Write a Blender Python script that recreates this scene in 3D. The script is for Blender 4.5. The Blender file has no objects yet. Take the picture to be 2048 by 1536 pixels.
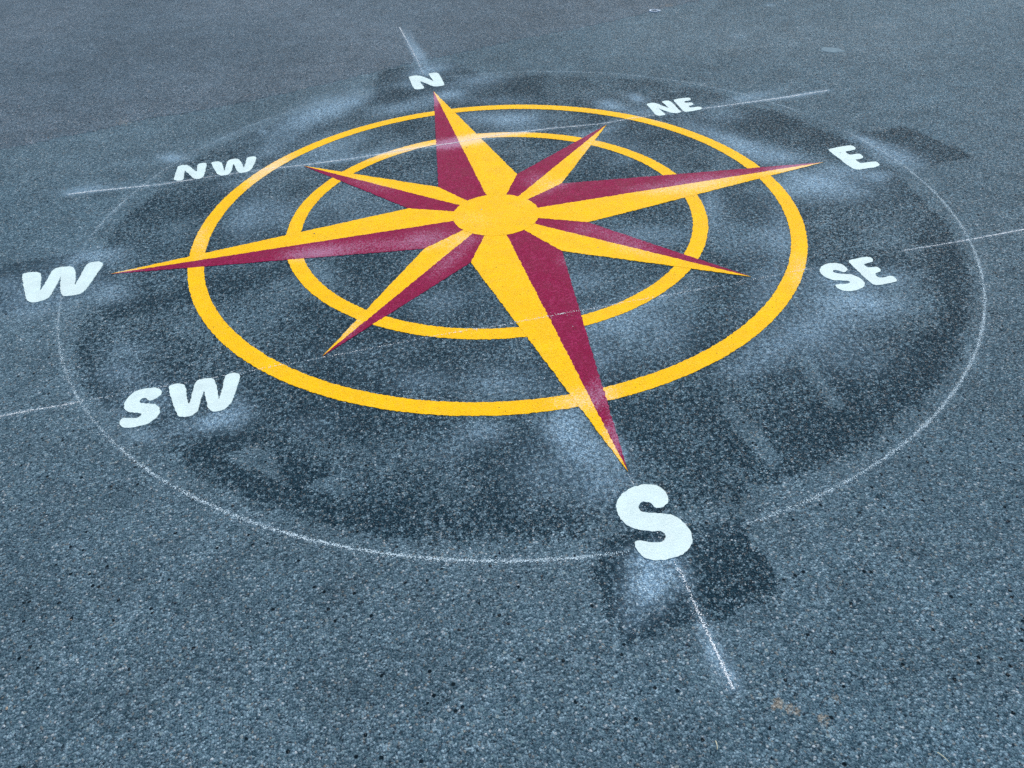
import bpy, math, random
import numpy as np
from mathutils import Matrix, Vector
from mathutils.geometry import delaunay_2d_cdt

# ------------------------------------------------------------------ camera, sky, sun, exposure
scene = bpy.context.scene
CAM_LOC=[-0.5893, -2.7865, 1.498]
CAM_R=[0.967881, -0.24855, -0.037814]
CAM_U=[0.188842, 0.619448, 0.761986]
CAM_F=[0.165968, 0.744652, -0.646489]
CAM_LENS=26.864
cam = bpy.data.objects.new('camera', bpy.data.cameras.new('camera'))
scene.collection.objects.link(cam)
_r, _u, _f = Vector(CAM_R), Vector(CAM_U), Vector(CAM_F)
cam.matrix_world = Matrix(((_r.x, _u.x, -_f.x, CAM_LOC[0]), (_r.y, _u.y, -_f.y, CAM_LOC[1]),
                           (_r.z, _u.z, -_f.z, CAM_LOC[2]), (0, 0, 0, 1)))
cam.data.sensor_fit = 'HORIZONTAL'
cam.data.sensor_width = 36
cam.data.lens = CAM_LENS
cam.data.clip_start = 0.05
cam.data.clip_end = 1000
scene.camera = cam

SUN_EL, SUN_AZ = math.radians(50), math.radians(38)      # azimuth measured from +Y towards +X
world = bpy.data.worlds.new('World')
scene.world = world
world.use_nodes = True
wn, wl = world.node_tree.nodes, world.node_tree.links
sky = wn.new('ShaderNodeTexSky')
sky.sky_type = 'NISHITA'
sky.sun_disc = False
sky.sun_elevation = SUN_EL
sky.sun_rotation = SUN_AZ
sky.dust_density = 3.0
sky.ozone_density = 1.0
wl.new(sky.outputs[0], wn['Background'].inputs[0])
wn['Background'].inputs[1].default_value = 0.12
sun_data = bpy.data.lights.new('sun', 'SUN')
sun_data.energy = 1.5
sun_data.angle = math.radians(12)
sun_data.color = (1.0, 0.96, 0.9)
sun = bpy.data.objects.new('sun', sun_data)
scene.collection.objects.link(sun)
to_sun = Vector((math.sin(SUN_AZ) * math.cos(SUN_EL), math.cos(SUN_AZ) * math.cos(SUN_EL), math.sin(SUN_EL)))
sun.rotation_euler = to_sun.to_track_quat('Z', 'Y').to_euler()
scene.view_settings.view_transform = 'Standard'
scene.view_settings.look = 'None'
scene.view_settings.gamma = 1.0
scene.view_settings.exposure = 0.5
scene.cycles.use_denoising = False
scene.render.filter_size = 0.85

# ------------------------------------------------------------------ measurements on the ground, in metres
# origin = middle of the compass, +Y = its north, +X = its east
RINGS={'oo': 1.2185, 'oi': 1.1592, 'io': 0.8509, 'ii': 0.7925, 'c': 0.1776, 'ch': 1.7335}
CHALK_C=[0.0739, -0.0131]
TIP={'N': (0.0033, 1.5134), 'E': (1.5005, 0.0086), 'S': (0.0001, -1.4998), 'W': (-1.5031, 0.0064), 'NE': (0.7439, 0.736), 'SE': (0.7553, -0.7398), 'SW': (-0.7546, -0.7506), 'NW': (-0.7455, 0.7483)}
NOTCH=[(0.1773, 0.3368), (0.3375, 0.1833), (0.335, -0.1812), (0.1707, -0.3622), (-0.178, -0.3351), (-0.3287, -0.1814), (-0.3365, 0.1682), (-0.1822, 0.3241)]
LETTER={'N':[(-0.095,1.802),(-0.066,1.81),(-0.046,1.809),(-0.025,1.791),(-0.009,1.765),(0.014,1.717),(0.033,1.672),(0.029,1.726),(0.024,1.808),(0.028,1.818),(0.046,1.818),(0.069,1.817),(0.08,1.807),(0.084,1.783),(0.084,1.714),(0.083,1.632),(0.082,1.594),(0.075,1.582),(0.062,1.584),(0.039,1.581),(0.02,1.588),(0.009,1.605),(-0.006,1.638),(-0.027,1.678),(-0.045,1.706),(-0.041,1.658),(-0.036,1.58),(-0.043,1.576),(-0.064,1.57),(-0.088,1.578),(-0.093,1.597),(-0.096,1.632),(-0.095,1.712)],
'NE_N':[(1.032,0.929),(1.066,0.935),(1.083,0.926),(1.092,0.897),(1.107,0.861),(1.12,0.833),(1.121,0.884),(1.119,0.925),(1.13,0.937),(1.159,0.933),(1.165,0.919),(1.164,0.873),(1.159,0.811),(1.158,0.764),(1.149,0.759),(1.123,0.758),(1.111,0.764),(1.1,0.783),(1.083,0.814),(1.067,0.85),(1.069,0.807),(1.069,0.755),(1.058,0.753),(1.027,0.755),(1.021,0.778),(1.027,0.845)],
'NE_E':[(1.185,0.932),(1.214,0.939),(1.252,0.938),(1.28,0.935),(1.278,0.914),(1.269,0.899),(1.252,0.894),(1.228,0.896),(1.227,0.873),(1.249,0.87),(1.264,0.866),(1.262,0.844),(1.253,0.832),(1.237,0.828),(1.225,0.83),(1.222,0.803),(1.248,0.801),(1.277,0.798),(1.278,0.778),(1.265,0.76),(1.236,0.758),(1.198,0.755),(1.174,0.756),(1.171,0.772),(1.177,0.835)],
'E':[(1.59,0.122),(1.633,0.127),(1.679,0.13),(1.718,0.127),(1.718,0.109),(1.713,0.086),(1.705,0.08),(1.679,0.076),(1.649,0.077),(1.648,0.056),(1.648,0.038),(1.672,0.038),(1.697,0.038),(1.697,0.021),(1.695,0.001),(1.681,-0.012),(1.663,-0.015),(1.643,-0.012),(1.642,-0.034),(1.642,-0.055),(1.671,-0.055),(1.717,-0.056),(1.717,-0.075),(1.714,-0.093),(1.697,-0.103),(1.68,-0.108),(1.645,-0.107),(1.611,-0.108),(1.59,-0.104),(1.582,-0.093),(1.581,-0.072),(1.581,-0.029),(1.585,0.02),(1.585,0.063)],
'SE_S':[(1.001,-0.874),(1.023,-0.876),(1.041,-0.883),(1.057,-0.882),(1.065,-0.875),(1.063,-0.866),(1.048,-0.86),(1.025,-0.854),(1.008,-0.842),(0.998,-0.824),(0.995,-0.802),(1,-0.78),(1.015,-0.761),(1.035,-0.748),(1.059,-0.744),(1.084,-0.748),(1.097,-0.76),(1.104,-0.776),(1.103,-0.798),(1.092,-0.81),(1.075,-0.815),(1.069,-0.806),(1.063,-0.794),(1.053,-0.788),(1.041,-0.794),(1.039,-0.805),(1.048,-0.813),(1.069,-0.822),(1.091,-0.83),(1.104,-0.848),(1.109,-0.869),(1.107,-0.895),(1.093,-0.913),(1.071,-0.922),(1.043,-0.927),(1.02,-0.922),(1.004,-0.912),(0.999,-0.896)],
'SE_E':[(1.132,-0.748),(1.16,-0.747),(1.197,-0.745),(1.224,-0.749),(1.224,-0.762),(1.22,-0.778),(1.211,-0.784),(1.19,-0.786),(1.172,-0.784),(1.172,-0.798),(1.171,-0.815),(1.187,-0.813),(1.205,-0.814),(1.209,-0.825),(1.207,-0.842),(1.197,-0.847),(1.182,-0.853),(1.171,-0.852),(1.17,-0.865),(1.168,-0.882),(1.186,-0.884),(1.206,-0.882),(1.223,-0.882),(1.224,-0.896),(1.222,-0.914),(1.211,-0.92),(1.179,-0.921),(1.145,-0.921),(1.13,-0.918),(1.125,-0.905),(1.125,-0.871),(1.127,-0.821)],
'S':[(-0.07,-1.721),(-0.067,-1.718),(-0.055,-1.72),(-0.042,-1.728),(-0.027,-1.735),(-0.011,-1.739),(0.002,-1.737),(0.012,-1.729),(0.015,-1.718),(0.01,-1.711),(-0.001,-1.706),(-0.021,-1.7),(-0.04,-1.692),(-0.056,-1.682),(-0.067,-1.669),(-0.073,-1.654),(-0.076,-1.637),(-0.076,-1.618),(-0.07,-1.599),(-0.06,-1.583),(-0.048,-1.572),(-0.029,-1.561),(-0.008,-1.555),(0.018,-1.554),(0.04,-1.558),(0.054,-1.567),(0.064,-1.581),(0.067,-1.6),(0.065,-1.621),(0.055,-1.631),(0.045,-1.636),(0.026,-1.641),(0.021,-1.637),(0.019,-1.627),(0.015,-1.615),(0.005,-1.607),(-0.006,-1.607),(-0.017,-1.614),(-0.022,-1.625),(-0.02,-1.636),(-0.008,-1.644),(0.009,-1.65),(0.03,-1.657),(0.05,-1.667),(0.065,-1.686),(0.073,-1.709),(0.075,-1.727),(0.071,-1.75),(0.06,-1.766),(0.044,-1.779),(0.024,-1.789),(0.003,-1.79),(-0.014,-1.791),(-0.04,-1.785),(-0.056,-1.779),(-0.066,-1.769),(-0.071,-1.753),(-0.072,-1.735)],
'SW_S':[(-1.356,-0.896),(-1.356,-0.877),(-1.347,-0.875),(-1.326,-0.885),(-1.307,-0.89),(-1.296,-0.885),(-1.292,-0.875),(-1.301,-0.867),(-1.322,-0.86),(-1.34,-0.851),(-1.351,-0.832),(-1.353,-0.812),(-1.346,-0.785),(-1.333,-0.762),(-1.314,-0.753),(-1.29,-0.752),(-1.265,-0.757),(-1.249,-0.771),(-1.245,-0.789),(-1.249,-0.804),(-1.261,-0.813),(-1.279,-0.82),(-1.285,-0.813),(-1.289,-0.799),(-1.301,-0.795),(-1.309,-0.806),(-1.309,-0.819),(-1.29,-0.828),(-1.263,-0.837),(-1.248,-0.853),(-1.243,-0.871),(-1.245,-0.889),(-1.253,-0.908),(-1.267,-0.923),(-1.289,-0.928),(-1.314,-0.929),(-1.339,-0.924),(-1.352,-0.911)],
'SW_W':[(-1.23,-0.763),(-1.224,-0.757),(-1.208,-0.757),(-1.191,-0.759),(-1.18,-0.768),(-1.175,-0.783),(-1.171,-0.815),(-1.165,-0.856),(-1.161,-0.876),(-1.157,-0.855),(-1.152,-0.81),(-1.149,-0.767),(-1.142,-0.757),(-1.122,-0.756),(-1.101,-0.759),(-1.09,-0.769),(-1.084,-0.794),(-1.078,-0.829),(-1.073,-0.877),(-1.067,-0.839),(-1.061,-0.794),(-1.057,-0.76),(-1.049,-0.753),(-1.028,-0.754),(-1.017,-0.76),(-1.012,-0.776),(-1.015,-0.804),(-1.024,-0.846),(-1.031,-0.886),(-1.042,-0.912),(-1.054,-0.926),(-1.074,-0.93),(-1.088,-0.927),(-1.102,-0.91),(-1.107,-0.886),(-1.113,-0.849),(-1.119,-0.814),(-1.124,-0.845),(-1.129,-0.876),(-1.131,-0.908),(-1.143,-0.925),(-1.162,-0.928),(-1.179,-0.925),(-1.19,-0.912),(-1.201,-0.877),(-1.215,-0.824)],
'W':[(-1.837,0.108),(-1.834,0.116),(-1.812,0.118),(-1.786,0.113),(-1.77,0.1),(-1.761,0.08),(-1.756,0.041),(-1.748,-0.006),(-1.743,-0.044),(-1.738,-0.016),(-1.734,0.034),(-1.73,0.082),(-1.725,0.111),(-1.713,0.121),(-1.691,0.12),(-1.662,0.116),(-1.649,0.102),(-1.641,0.08),(-1.632,0.031),(-1.622,-0.039),(-1.617,-0.004),(-1.612,0.043),(-1.606,0.092),(-1.601,0.118),(-1.587,0.124),(-1.56,0.12),(-1.547,0.108),(-1.539,0.088),(-1.545,0.066),(-1.554,0.025),(-1.564,-0.028),(-1.575,-0.072),(-1.583,-0.1),(-1.596,-0.11),(-1.622,-0.11),(-1.642,-0.109),(-1.656,-0.098),(-1.664,-0.079),(-1.674,-0.029),(-1.682,0.017),(-1.687,0.049),(-1.688,0.019),(-1.692,-0.024),(-1.696,-0.069),(-1.702,-0.103),(-1.716,-0.112),(-1.736,-0.116),(-1.755,-0.117),(-1.772,-0.101),(-1.782,-0.08),(-1.804,-0.01),(-1.825,0.063)],
'NW_N':[(-1.335,0.795),(-1.331,0.867),(-1.327,0.947),(-1.307,0.954),(-1.283,0.946),(-1.269,0.922),(-1.249,0.874),(-1.233,0.847),(-1.235,0.897),(-1.236,0.938),(-1.224,0.946),(-1.198,0.944),(-1.192,0.923),(-1.195,0.874),(-1.199,0.813),(-1.203,0.779),(-1.218,0.767),(-1.236,0.771),(-1.253,0.796),(-1.276,0.853),(-1.293,0.888),(-1.291,0.836),(-1.29,0.779),(-1.309,0.774)],
'NW_W':[(-1.175,0.936),(-1.162,0.943),(-1.136,0.938),(-1.123,0.913),(-1.115,0.864),(-1.108,0.815),(-1.103,0.869),(-1.099,0.923),(-1.089,0.94),(-1.063,0.945),(-1.046,0.935),(-1.035,0.901),(-1.027,0.857),(-1.02,0.818),(-1.013,0.875),(-1.006,0.938),(-0.989,0.944),(-0.967,0.94),(-0.962,0.918),(-0.971,0.86),(-0.983,0.805),(-0.994,0.777),(-1.013,0.766),(-1.038,0.768),(-1.051,0.797),(-1.061,0.85),(-1.068,0.894),(-1.073,0.85),(-1.078,0.802),(-1.086,0.77),(-1.105,0.767),(-1.127,0.77),(-1.142,0.798),(-1.159,0.866)]}
SEAM=[(-2.362,1.436),(-2.179,1.48),(-1.899,1.549),(-1.723,1.598),(-1.553,1.657),(-1.186,1.696),(-0.759,1.808),(-0.486,1.889),(-0.332,1.964),(0.359,2.161),(0.642,2.262),(1.353,2.411),(1.567,2.491),(1.798,2.569),(1.99,2.628),(2.238,2.696)]
CHALK_WEST_EAST_UPPER=[(-1.794,0.8,0.9),(-1.698,0.799,1),(-1.37,0.767,0.7),(-1.15,0.778,0.35),(-0.947,0.775,0.4),(-0.763,0.763,0.5),(-0.53,0.758,0.7),(-0.29,0.77,0.9),(-0.045,0.77,1),(0.211,0.794,0.9),(0.466,0.789,0.6),(0.718,0.759,0.4),(0.992,0.778,0.35),(1.264,0.772,0.5),(1.487,0.771,0.8),(1.715,0.77,1),(1.998,0.782,0.9)]
CHALK_WEST_EAST_LOWER=[(-1.742,-0.757,0.7),(-1.63,-0.756,0.7),(-1.509,-0.759,0.6),(-1.481,-0.758,0.15),(-0.982,-0.758,0.12),(-0.92,-0.758,0.35),(-0.826,-0.758,0.15),(-0.404,-0.751,0.2),(-0.117,-0.758,0.3),(0.112,-0.757,0.3),(0.365,-0.758,0.2),(0.859,-0.756,0.1),(0.958,-0.756,0.25),(1.039,-0.754,0),(1.327,-0.749,0),(1.37,-0.748,0.5),(1.641,-0.753,0.8),(1.926,-0.751,0.7)]
CHALK_NORTH_SOUTH=[(-0.004,2.83,1),(-0,2.481,0.7),(0.002,2.134,0.6),(-0.002,1.899,0.25),(-0.005,1.788,0.05),(0.002,1.522,0),(0,-1.5,0),(-0.001,-1.511,0.25),(-0.002,-1.556,0.2),(-0.006,-1.667,0),(-0,-1.791,0.1),(0.003,-1.842,0.45),(-0.003,-1.928,0.7),(-0.006,-2.004,0.9),(-0.009,-2.07,1),(-0.012,-2.124,0.6)]
WHITE=[(-1.682,0.004,0.201,0.009,0.05,-0.193,0.403),(-1.759,-0.134,0.122,0.004,0.025,-0.088,0.403),(-1.583,0.172,0.115,0.006,0.016,-0.07,0.576),(-1.477,-0.132,0.095,-0.03,0.011,-0.082,0.403),(-1.875,0.047,0.079,-0.025,0.021,-0.095,0.336),(-1.361,1.06,0.07,-0.025,0.005,-0.065,0.72),(-1.094,1.227,0.172,0.111,0.015,-0.096,0.192),(-0.685,1.382,0.248,0.208,0.019,-0.185,0.672),(-0.492,1.479,0.174,0.109,0.004,-0.115,0.576),(-0.898,0.996,0.118,0.1,0.015,-0.099,0.336),(-1.036,0.668,0.138,0.012,0.007,-0.079,0.336),(-0.638,0.905,0.204,0.066,0.006,-0.16,0.528),(-1.01,0.335,0.084,0.134,0.042,-0.123,0.432),(-0.866,0.287,0.15,-0.05,-0.004,-0.167,0.336),(-0.527,0.316,0.152,-0.051,-0.014,-0.144,0.24),(0.046,1.88,0.162,0.025,-0.015,-0.129,0.672),(0.067,1.432,0.135,0.017,-0.013,-0.103,0.72),(0.276,1.608,0.151,-0.017,-0.019,-0.102,0.528),(0.284,0.986,0.228,-0.083,-0.03,-0.12,0.672),(-0.21,1.337,0.174,0.038,-0.007,-0.106,0.528),(-0.106,1.665,0.086,-0.032,-0.013,-0.085,0.384),(0.298,1.266,0.214,-0.079,-0.014,-0.06,0.288),(0.018,2.318,0.036,0.034,-0.006,-0.387,0.576),(0.046,2.158,0.028,0.033,0.003,-0.229,0.48),(1.016,1.03,0.039,-0.061,-0.03,-0.059,0.72),(0.855,0.975,0.07,-0.072,-0.032,-0.073,0.72),(0.969,0.822,0.129,0.001,-0.02,-0.059,0.48),(0.63,0.581,0.118,-0.042,-0.028,-0.081,0.384),(0.688,0.676,0.139,0.011,-0.012,-0.043,0.48),(1.578,0.837,0.195,0.03,-0.023,-0.054,0.528),(1.317,0.652,0.145,-0.053,-0.042,-0.086,0.336),(1.172,0.463,0.073,-0.16,-0.046,-0.07,0.528),(1.254,0.267,0.061,-0.158,-0.06,-0.081,0.672),(1.362,0.141,0.099,-0.096,-0.05,-0.076,0.576),(1.39,-0.164,0.154,-0.121,-0.074,-0.107,0.816),(1.565,-0.095,0.083,-0.029,-0.04,-0.063,0.576),(1.83,-0.034,0.07,-0.114,-0.074,-0.086,0.672),(1.813,0.147,0.035,-0.098,-0.039,-0.045,0.576),(1.64,-0.183,0.061,-0.021,-0.035,-0.052,0.576),(1.247,-0.189,0.121,-0.041,-0.058,-0.1,0.384),(1.009,-0.509,0.048,-0.016,-0.114,-0.202,0.432),(0.856,-0.199,0.052,-0.018,-0.076,-0.16,0.432),(0.875,-0.505,0.148,-0.049,-0.072,-0.137,0.288),(0.777,-0.834,0.14,0.061,-0.026,-0.135,0.336),(1.023,-0.992,0.117,-0.06,-0.045,-0.062,0.768),(1.021,-0.846,0.102,-0.033,-0.044,-0.069,0.576),(1.199,-0.903,0.084,-0.027,-0.047,-0.068,0.48),(0.829,-1.066,0.204,-0.005,-0.06,-0.125,0.48),(0.653,-1.124,0.137,0.027,-0.022,-0.072,0.384),(0.477,-1.2,0.09,-0.028,-0.03,-0.058,0.288),(0.817,-1.254,0.135,-0.041,-0.056,-0.087,0.24),(-1.278,-0.812,0.121,-0.002,0.018,-0.092,0.432),(-1.088,-0.967,0.089,-0.002,0.007,-0.048,0.72),(-1.025,-0.924,0.046,-0.014,0.002,-0.095,0.384),(-1.387,-0.642,0.082,-0.025,0.009,-0.067,0.432),(-1.276,-0.972,0.075,-0.022,0.005,-0.046,0.384),(-1.37,-0.524,0.102,-0.032,0.007,-0.06,0.288),(0.15,-0.854,0.163,-0.002,-0.022,-0.094,0.48),(0.362,-0.767,0.148,0.055,-0.011,-0.086,0.432),(0.44,-0.321,0.115,-0.038,-0.029,-0.075,0.288),(0.173,-0.573,0.089,-0.029,-0.021,-0.065,0.288),(0.305,-0.988,0.153,0.034,-0.018,-0.101,0.336),(-0.537,-0.482,0.107,-0.034,-0.015,-0.128,0.192),(-0.55,0.092,0.144,-0.048,-0.01,-0.104,0.288),(-0.333,-0.546,0.106,-0.034,-0.017,-0.094,0.24),(-0.241,-1.055,0.137,-0.042,-0.015,-0.061,0.336),(-0.471,-0.96,0.093,-0.028,-0.009,-0.059,0.24),(-0.666,-0.743,0.082,-0.025,-0.005,-0.056,0.192),(-0.734,-0.282,0.075,-0.024,-0.006,-0.106,0.192),(0.073,-1.024,0.062,-0.019,-0.025,-0.073,0.384),(-0.105,-1.279,0.071,-0.021,-0.028,-0.09,0.768),(-0.083,-1.39,0.069,-0.02,-0.025,-0.074,0.576),(-0.074,-1.508,0.079,-0.023,-0.03,-0.085,0.48),(-0.078,-1.838,0.041,-0.035,-0.049,-0.062,1.008),(-0.058,-1.778,0.047,-0.014,-0.011,-0.028,0.672),(-0.024,-1.788,0.047,-0.014,-0.014,-0.033,0.576),(-0.151,-1.912,0.038,-0.011,-0.017,-0.044,0.288),(-0.013,-1.835,0.035,-0.01,-0.012,-0.027,0.384),(-0.328,-1.234,0.071,-0.021,-0.011,-0.049,0.48),(-0.226,-1.444,0.093,-0.027,-0.025,-0.088,0.288),(-0.439,-1.284,0.112,-0.033,-0.015,-0.078,0.192),(-0.009,-2.058,0.019,0.003,-0.003,-0.055,0.336),(-0.024,-2.03,0.017,0.003,-0.003,-0.056,0.432),(0.003,-2.102,0.012,0.003,0.001,-0.027,0.384),(-0.811,-1.068,0.089,-0.027,-0.003,-0.053,0.192),(0.005,-1.426,0.027,-0.008,-0.021,-0.055,0.48),(-1.725,0.835,0.136,-0.005,0.01,-0.047,0.528),(0.41,0.361,0.067,-0.023,-0.029,-0.093,0.288),(0.703,0.372,0.136,-0.048,-0.04,-0.106,0.24),(0.717,-0.008,0.125,-0.043,-0.037,-0.089,0.24),(0.604,-0.375,0.095,-0.031,-0.032,-0.074,0.24),(-0.528,0.781,0.301,0.014,-0.001,-0.055,0.336),(0.106,0.78,0.294,0.013,-0.009,-0.056,0.384),(1.832,0.773,0.156,0.006,-0.021,-0.04,0.384),(-1.291,2.158,0.092,-0.035,0.003,-0.058,0.288),(-0.933,1.251,0.021,-0.008,-0,-0.029,0.48),(2.003,1.811,0.06,-0.024,-0.03,-0.058,0.288),(2.533,2.368,0.032,-0.014,-0.019,-0.035,0.384),(2.931,1.687,0.041,-0.017,-0.033,-0.048,0.24),(-0.525,-2.005,0.031,-0.009,-0.005,-0.022,0.115)]
PAINT_DUST=[(-0.722,-0.085,0.133,-0.019,-0.001,-0.054,0.75),(-1.442,0.007,0.055,-0.008,0.004,-0.023,0.4),(-0.314,-0.106,0.097,-0.014,-0.009,-0.07,0.55),(-0.49,-0.097,0.15,-0.049,-0.006,-0.054,0.3),(0.889,-0.007,0.182,-0.006,-0.027,-0.07,0.6),(1.358,0.004,0.143,-0.004,-0.016,-0.032,0.9),(0.677,0.005,0.119,-0.041,-0.018,-0.043,0.25),(-0.017,-1.194,0.091,-0.003,-0.011,-0.051,0.5),(-0.092,-0.017,0.097,-0.032,-0.019,-0.089,0.15),(0.003,0.765,0.225,0.01,-0.007,-0.053,0.95),(0.05,0.812,0.126,0.006,-0.005,-0.036,0.7),(0.19,0.815,0.152,0.001,-0.006,-0.03,0.6),(0.362,0.786,0.154,0.001,-0.007,-0.03,0.5),(-0.311,0.789,0.172,0.03,-0.003,-0.058,0.6),(-0.889,0.784,0.083,0.088,0.015,-0.074,0.8),(-0.969,0.672,0.044,-0.015,0,-0.157,0.35),(0.009,-1.377,0.026,-0.008,-0.033,-0.089,0.55),(0.04,-1.165,0.028,-0.009,-0.022,-0.063,0.3),(-0.014,1.397,0.031,-0.012,-0.021,-0.118,0.9),(-1.184,0.173,0.039,-0.013,0.009,-0.164,0.3),(0.433,-0.391,0.076,-0.097,-0.029,-0.05,0.4),(0.305,-0.235,0.074,-0.025,-0.015,-0.045,0.3),(-0.656,-0.631,0.043,0.044,0.012,-0.035,0.4),(-0.249,-0.293,0.094,0.095,0.009,-0.043,0.4),(-0.163,-0.155,0.056,-0.019,-0.009,-0.046,0.3),(0.328,0.175,0.152,0.081,-0.004,-0.044,0.4),(0.239,0.257,0.063,-0.022,-0.021,-0.075,0.3),(0.588,0.533,0.089,0.102,0.004,-0.07,0.35),(-0.066,-0.631,0.033,-0.011,-0.008,-0.03,0),(0.198,-0.438,0.071,-0.023,-0.017,-0.053,0.3),(0.933,-0.766,0.033,-0.011,-0.066,-0.113,0.3),(1.006,0.745,0.063,-0.095,-0.024,-0.045,0.5),(-0.469,0.448,0.113,-0.118,-0.013,-0.055,0.25),(0.419,-0.967,0.061,-0.019,-0.022,-0.05,0.2)]
DARK=[([(-0.273,1.909),(-0.208,1.997),(0.036,2),(0.205,1.994),(0.318,1.701),(0.378,1.482),(0.066,1.351),(-0.344,1.464)],0.035,0.75),
([(1.784,0.244),(2.082,0.24),(2.123,0.049),(2.151,-0.147),(1.913,-0.194),(1.784,-0.063),(1.755,0.12)],0.030,0.75),
([(-0.19,-1.758),(-0.128,-1.696),(0.206,-1.729),(0.213,-1.841),(0.189,-1.935),(0.055,-1.977),(-0.18,-1.967),(-0.194,-1.88)],0.020,0.80),
([(-2.077,0.193),(-1.832,0.221),(-1.667,0.228),(-1.462,-0.049),(-1.635,-0.167),(-1.985,-0.154)],0.040,0.95),
([(-0.549,-0.911),(-0.526,-0.913),(-0.525,-0.936),(-0.545,-0.937)],0.006,0.90),
([(0.219,-1.655),(0.237,-1.656),(0.233,-1.676),(0.215,-1.674)],0.006,0.90),
([(0.572,-1.742),(0.597,-1.758),(0.598,-1.776),(0.571,-1.764)],0.010,0.70),
([(-1.526,-0.785),(-1.498,-0.781),(-1.49,-0.83),(-1.511,-0.831)],0.008,0.60),
([(-1.5,-0.216),(-1.288,-0.193),(-1.077,-0.143),(-0.8,-0.114),(-0.786,-0.223),(-1.039,-0.255),(-1.28,-0.286),(-1.461,-0.318)],0.030,0.60),
([(0.27,-1.344),(0.305,-1.37),(0.366,-1.585),(0.313,-1.603),(0.267,-1.494)],0.025,0.60),
([(0.123,-1.237),(0.303,-1.291),(0.318,-1.567),(0.207,-1.644),(0.074,-1.436)],0.090,0.20),
([(-0.906,-1.147),(-0.843,-1.174),(-0.778,-1.241),(-0.759,-1.287),(-0.833,-1.299),(-0.888,-1.261)],0.014,0.70),
([(-1.256,-1.041),(-1.172,-1.066),(-0.953,-1.305),(-0.73,-1.457),(-0.496,-1.582),(-0.171,-1.692),(-0.144,-1.611),(-0.418,-1.514),(-0.722,-1.363),(-0.9,-1.265),(-1.09,-1.091)],0.070,0.50),
([(1.633,-0.505),(1.697,-0.57),(1.552,-0.877),(1.318,-1.191),(1.097,-1.39),(0.927,-1.458),(1.189,-1.179),(1.402,-0.899)],0.070,0.55),
([(1.468,-0.7),(1.595,-0.702),(1.439,-0.98),(1.344,-0.949)],0.060,0.40),
([(0.292,-1.615),(0.433,-1.62),(0.719,-1.548),(0.969,-1.424),(0.901,-1.379),(0.588,-1.487),(0.37,-1.524)],0.080,0.40),
([(-1.599,-0.275),(-1.513,-0.302),(-1.436,-0.56),(-1.354,-0.79),(-1.418,-0.84),(-1.531,-0.584)],0.060,0.45),
([(1.707,0.559),(1.837,0.244),(1.682,0.086),(1.518,0.327),(1.446,0.584)],0.070,0.35),
([(-1.087,-1.152),(-0.952,-1.192),(-0.729,-1.44),(-0.612,-1.524),(-0.903,-1.39),(-1.044,-1.26)],0.050,0.35),
([(-0.181,-1.681),(-0.054,-1.585),(0.184,-1.547),(0.284,-1.684),(0.21,-1.746),(-0.144,-1.723)],0.040,0.25),
([(0.119,-0.814),(0.183,-0.834),(0.14,-1.159),(0.071,-1.174)],0.030,0.50),
([(0.058,-1.244),(0.233,-1.235),(0.163,-1.327),(0.057,-1.328)],0.040,0.50),
([(1.054,-0.162),(1.119,-0.232),(1.051,-0.482),(0.964,-0.494)],0.040,0.50),
([(-0.811,-0.395),(-0.683,-0.562),(-0.6,-0.735),(-0.757,-0.658)],0.050,0.30),
([(-0.87,0.111),(-0.793,0.044),(-0.8,-0.114),(-0.894,-0.121)],0.040,0.40),
([(-0.135,0.55),(0.078,0.652),(-0.156,0.19),(-0.189,0.25)],0.040,0.30),
([(-1.011,-0.845),(-0.893,-0.929),(-0.614,-1.127),(-0.702,-1.144),(-0.952,-1.003)],0.050,0.30)]
LIGHT=[([(0.346,-1.332),(0.39,-1.345),(0.406,-1.578),(0.361,-1.584)],0.018,0.95),
([(0.661,-1.201),(0.715,-1.202),(0.691,-1.436),(0.635,-1.441)],0.025,0.70),
([(-1.056,-1.123),(-0.954,-1.111),(-0.889,-1.276),(-0.929,-1.234)],0.016,0.95),
([(-0.828,-1.308),(-0.765,-1.29),(-0.716,-1.39),(-0.744,-1.367)],0.014,0.90),
([(-0.721,-1.2),(-0.479,-1.189),(-0.359,-1.308),(-0.467,-1.429),(-0.645,-1.386)],0.100,0.30),
([(0.83,-1.179),(1.086,-1.118),(1.127,-1.188),(0.874,-1.322)],0.060,0.30),
([(1.219,-1.039),(1.3,-1.033),(1.189,-1.179),(1.112,-1.184)],0.040,0.40),
([(1.269,-0.554),(1.493,-0.545),(1.428,-0.725),(1.219,-0.695)],0.050,0.25),
([(-1.339,0.399),(-1.259,0.419),(-1.229,0.273),(-1.327,0.262)],0.060,0.30)]
RUST=[(0.059,-2.174,0.005,-0.006,-0.01,-0.007,1),(0.084,-2.194,0.012,-0.008,-0.005,-0.006,0.9),(0.129,-2.229,0.011,0.003,0.001,-0.012,0.95),(0.173,-2.194,0.007,0.002,0.002,-0.012,0.5),(0.193,-2.17,0.007,-0.002,-0.004,-0.007,0.4),(-1.18,-1.748,0.015,-0.004,0.001,-0.012,0.35),(-1.649,1.63,0.058,-0.021,0.006,-0.053,0.3),(2.919,1.669,0.045,-0.018,-0.037,-0.055,0.35),(1.892,2.613,0.07,-0.03,-0.03,-0.071,0.3)]


rng = np.random.default_rng(7)
random.seed(7)

# ------------------------------------------------------------------ helpers
def link(o, parent=None):
    scene.collection.objects.link(o)
    if parent is not None:
        o.parent = parent
    return o

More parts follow.
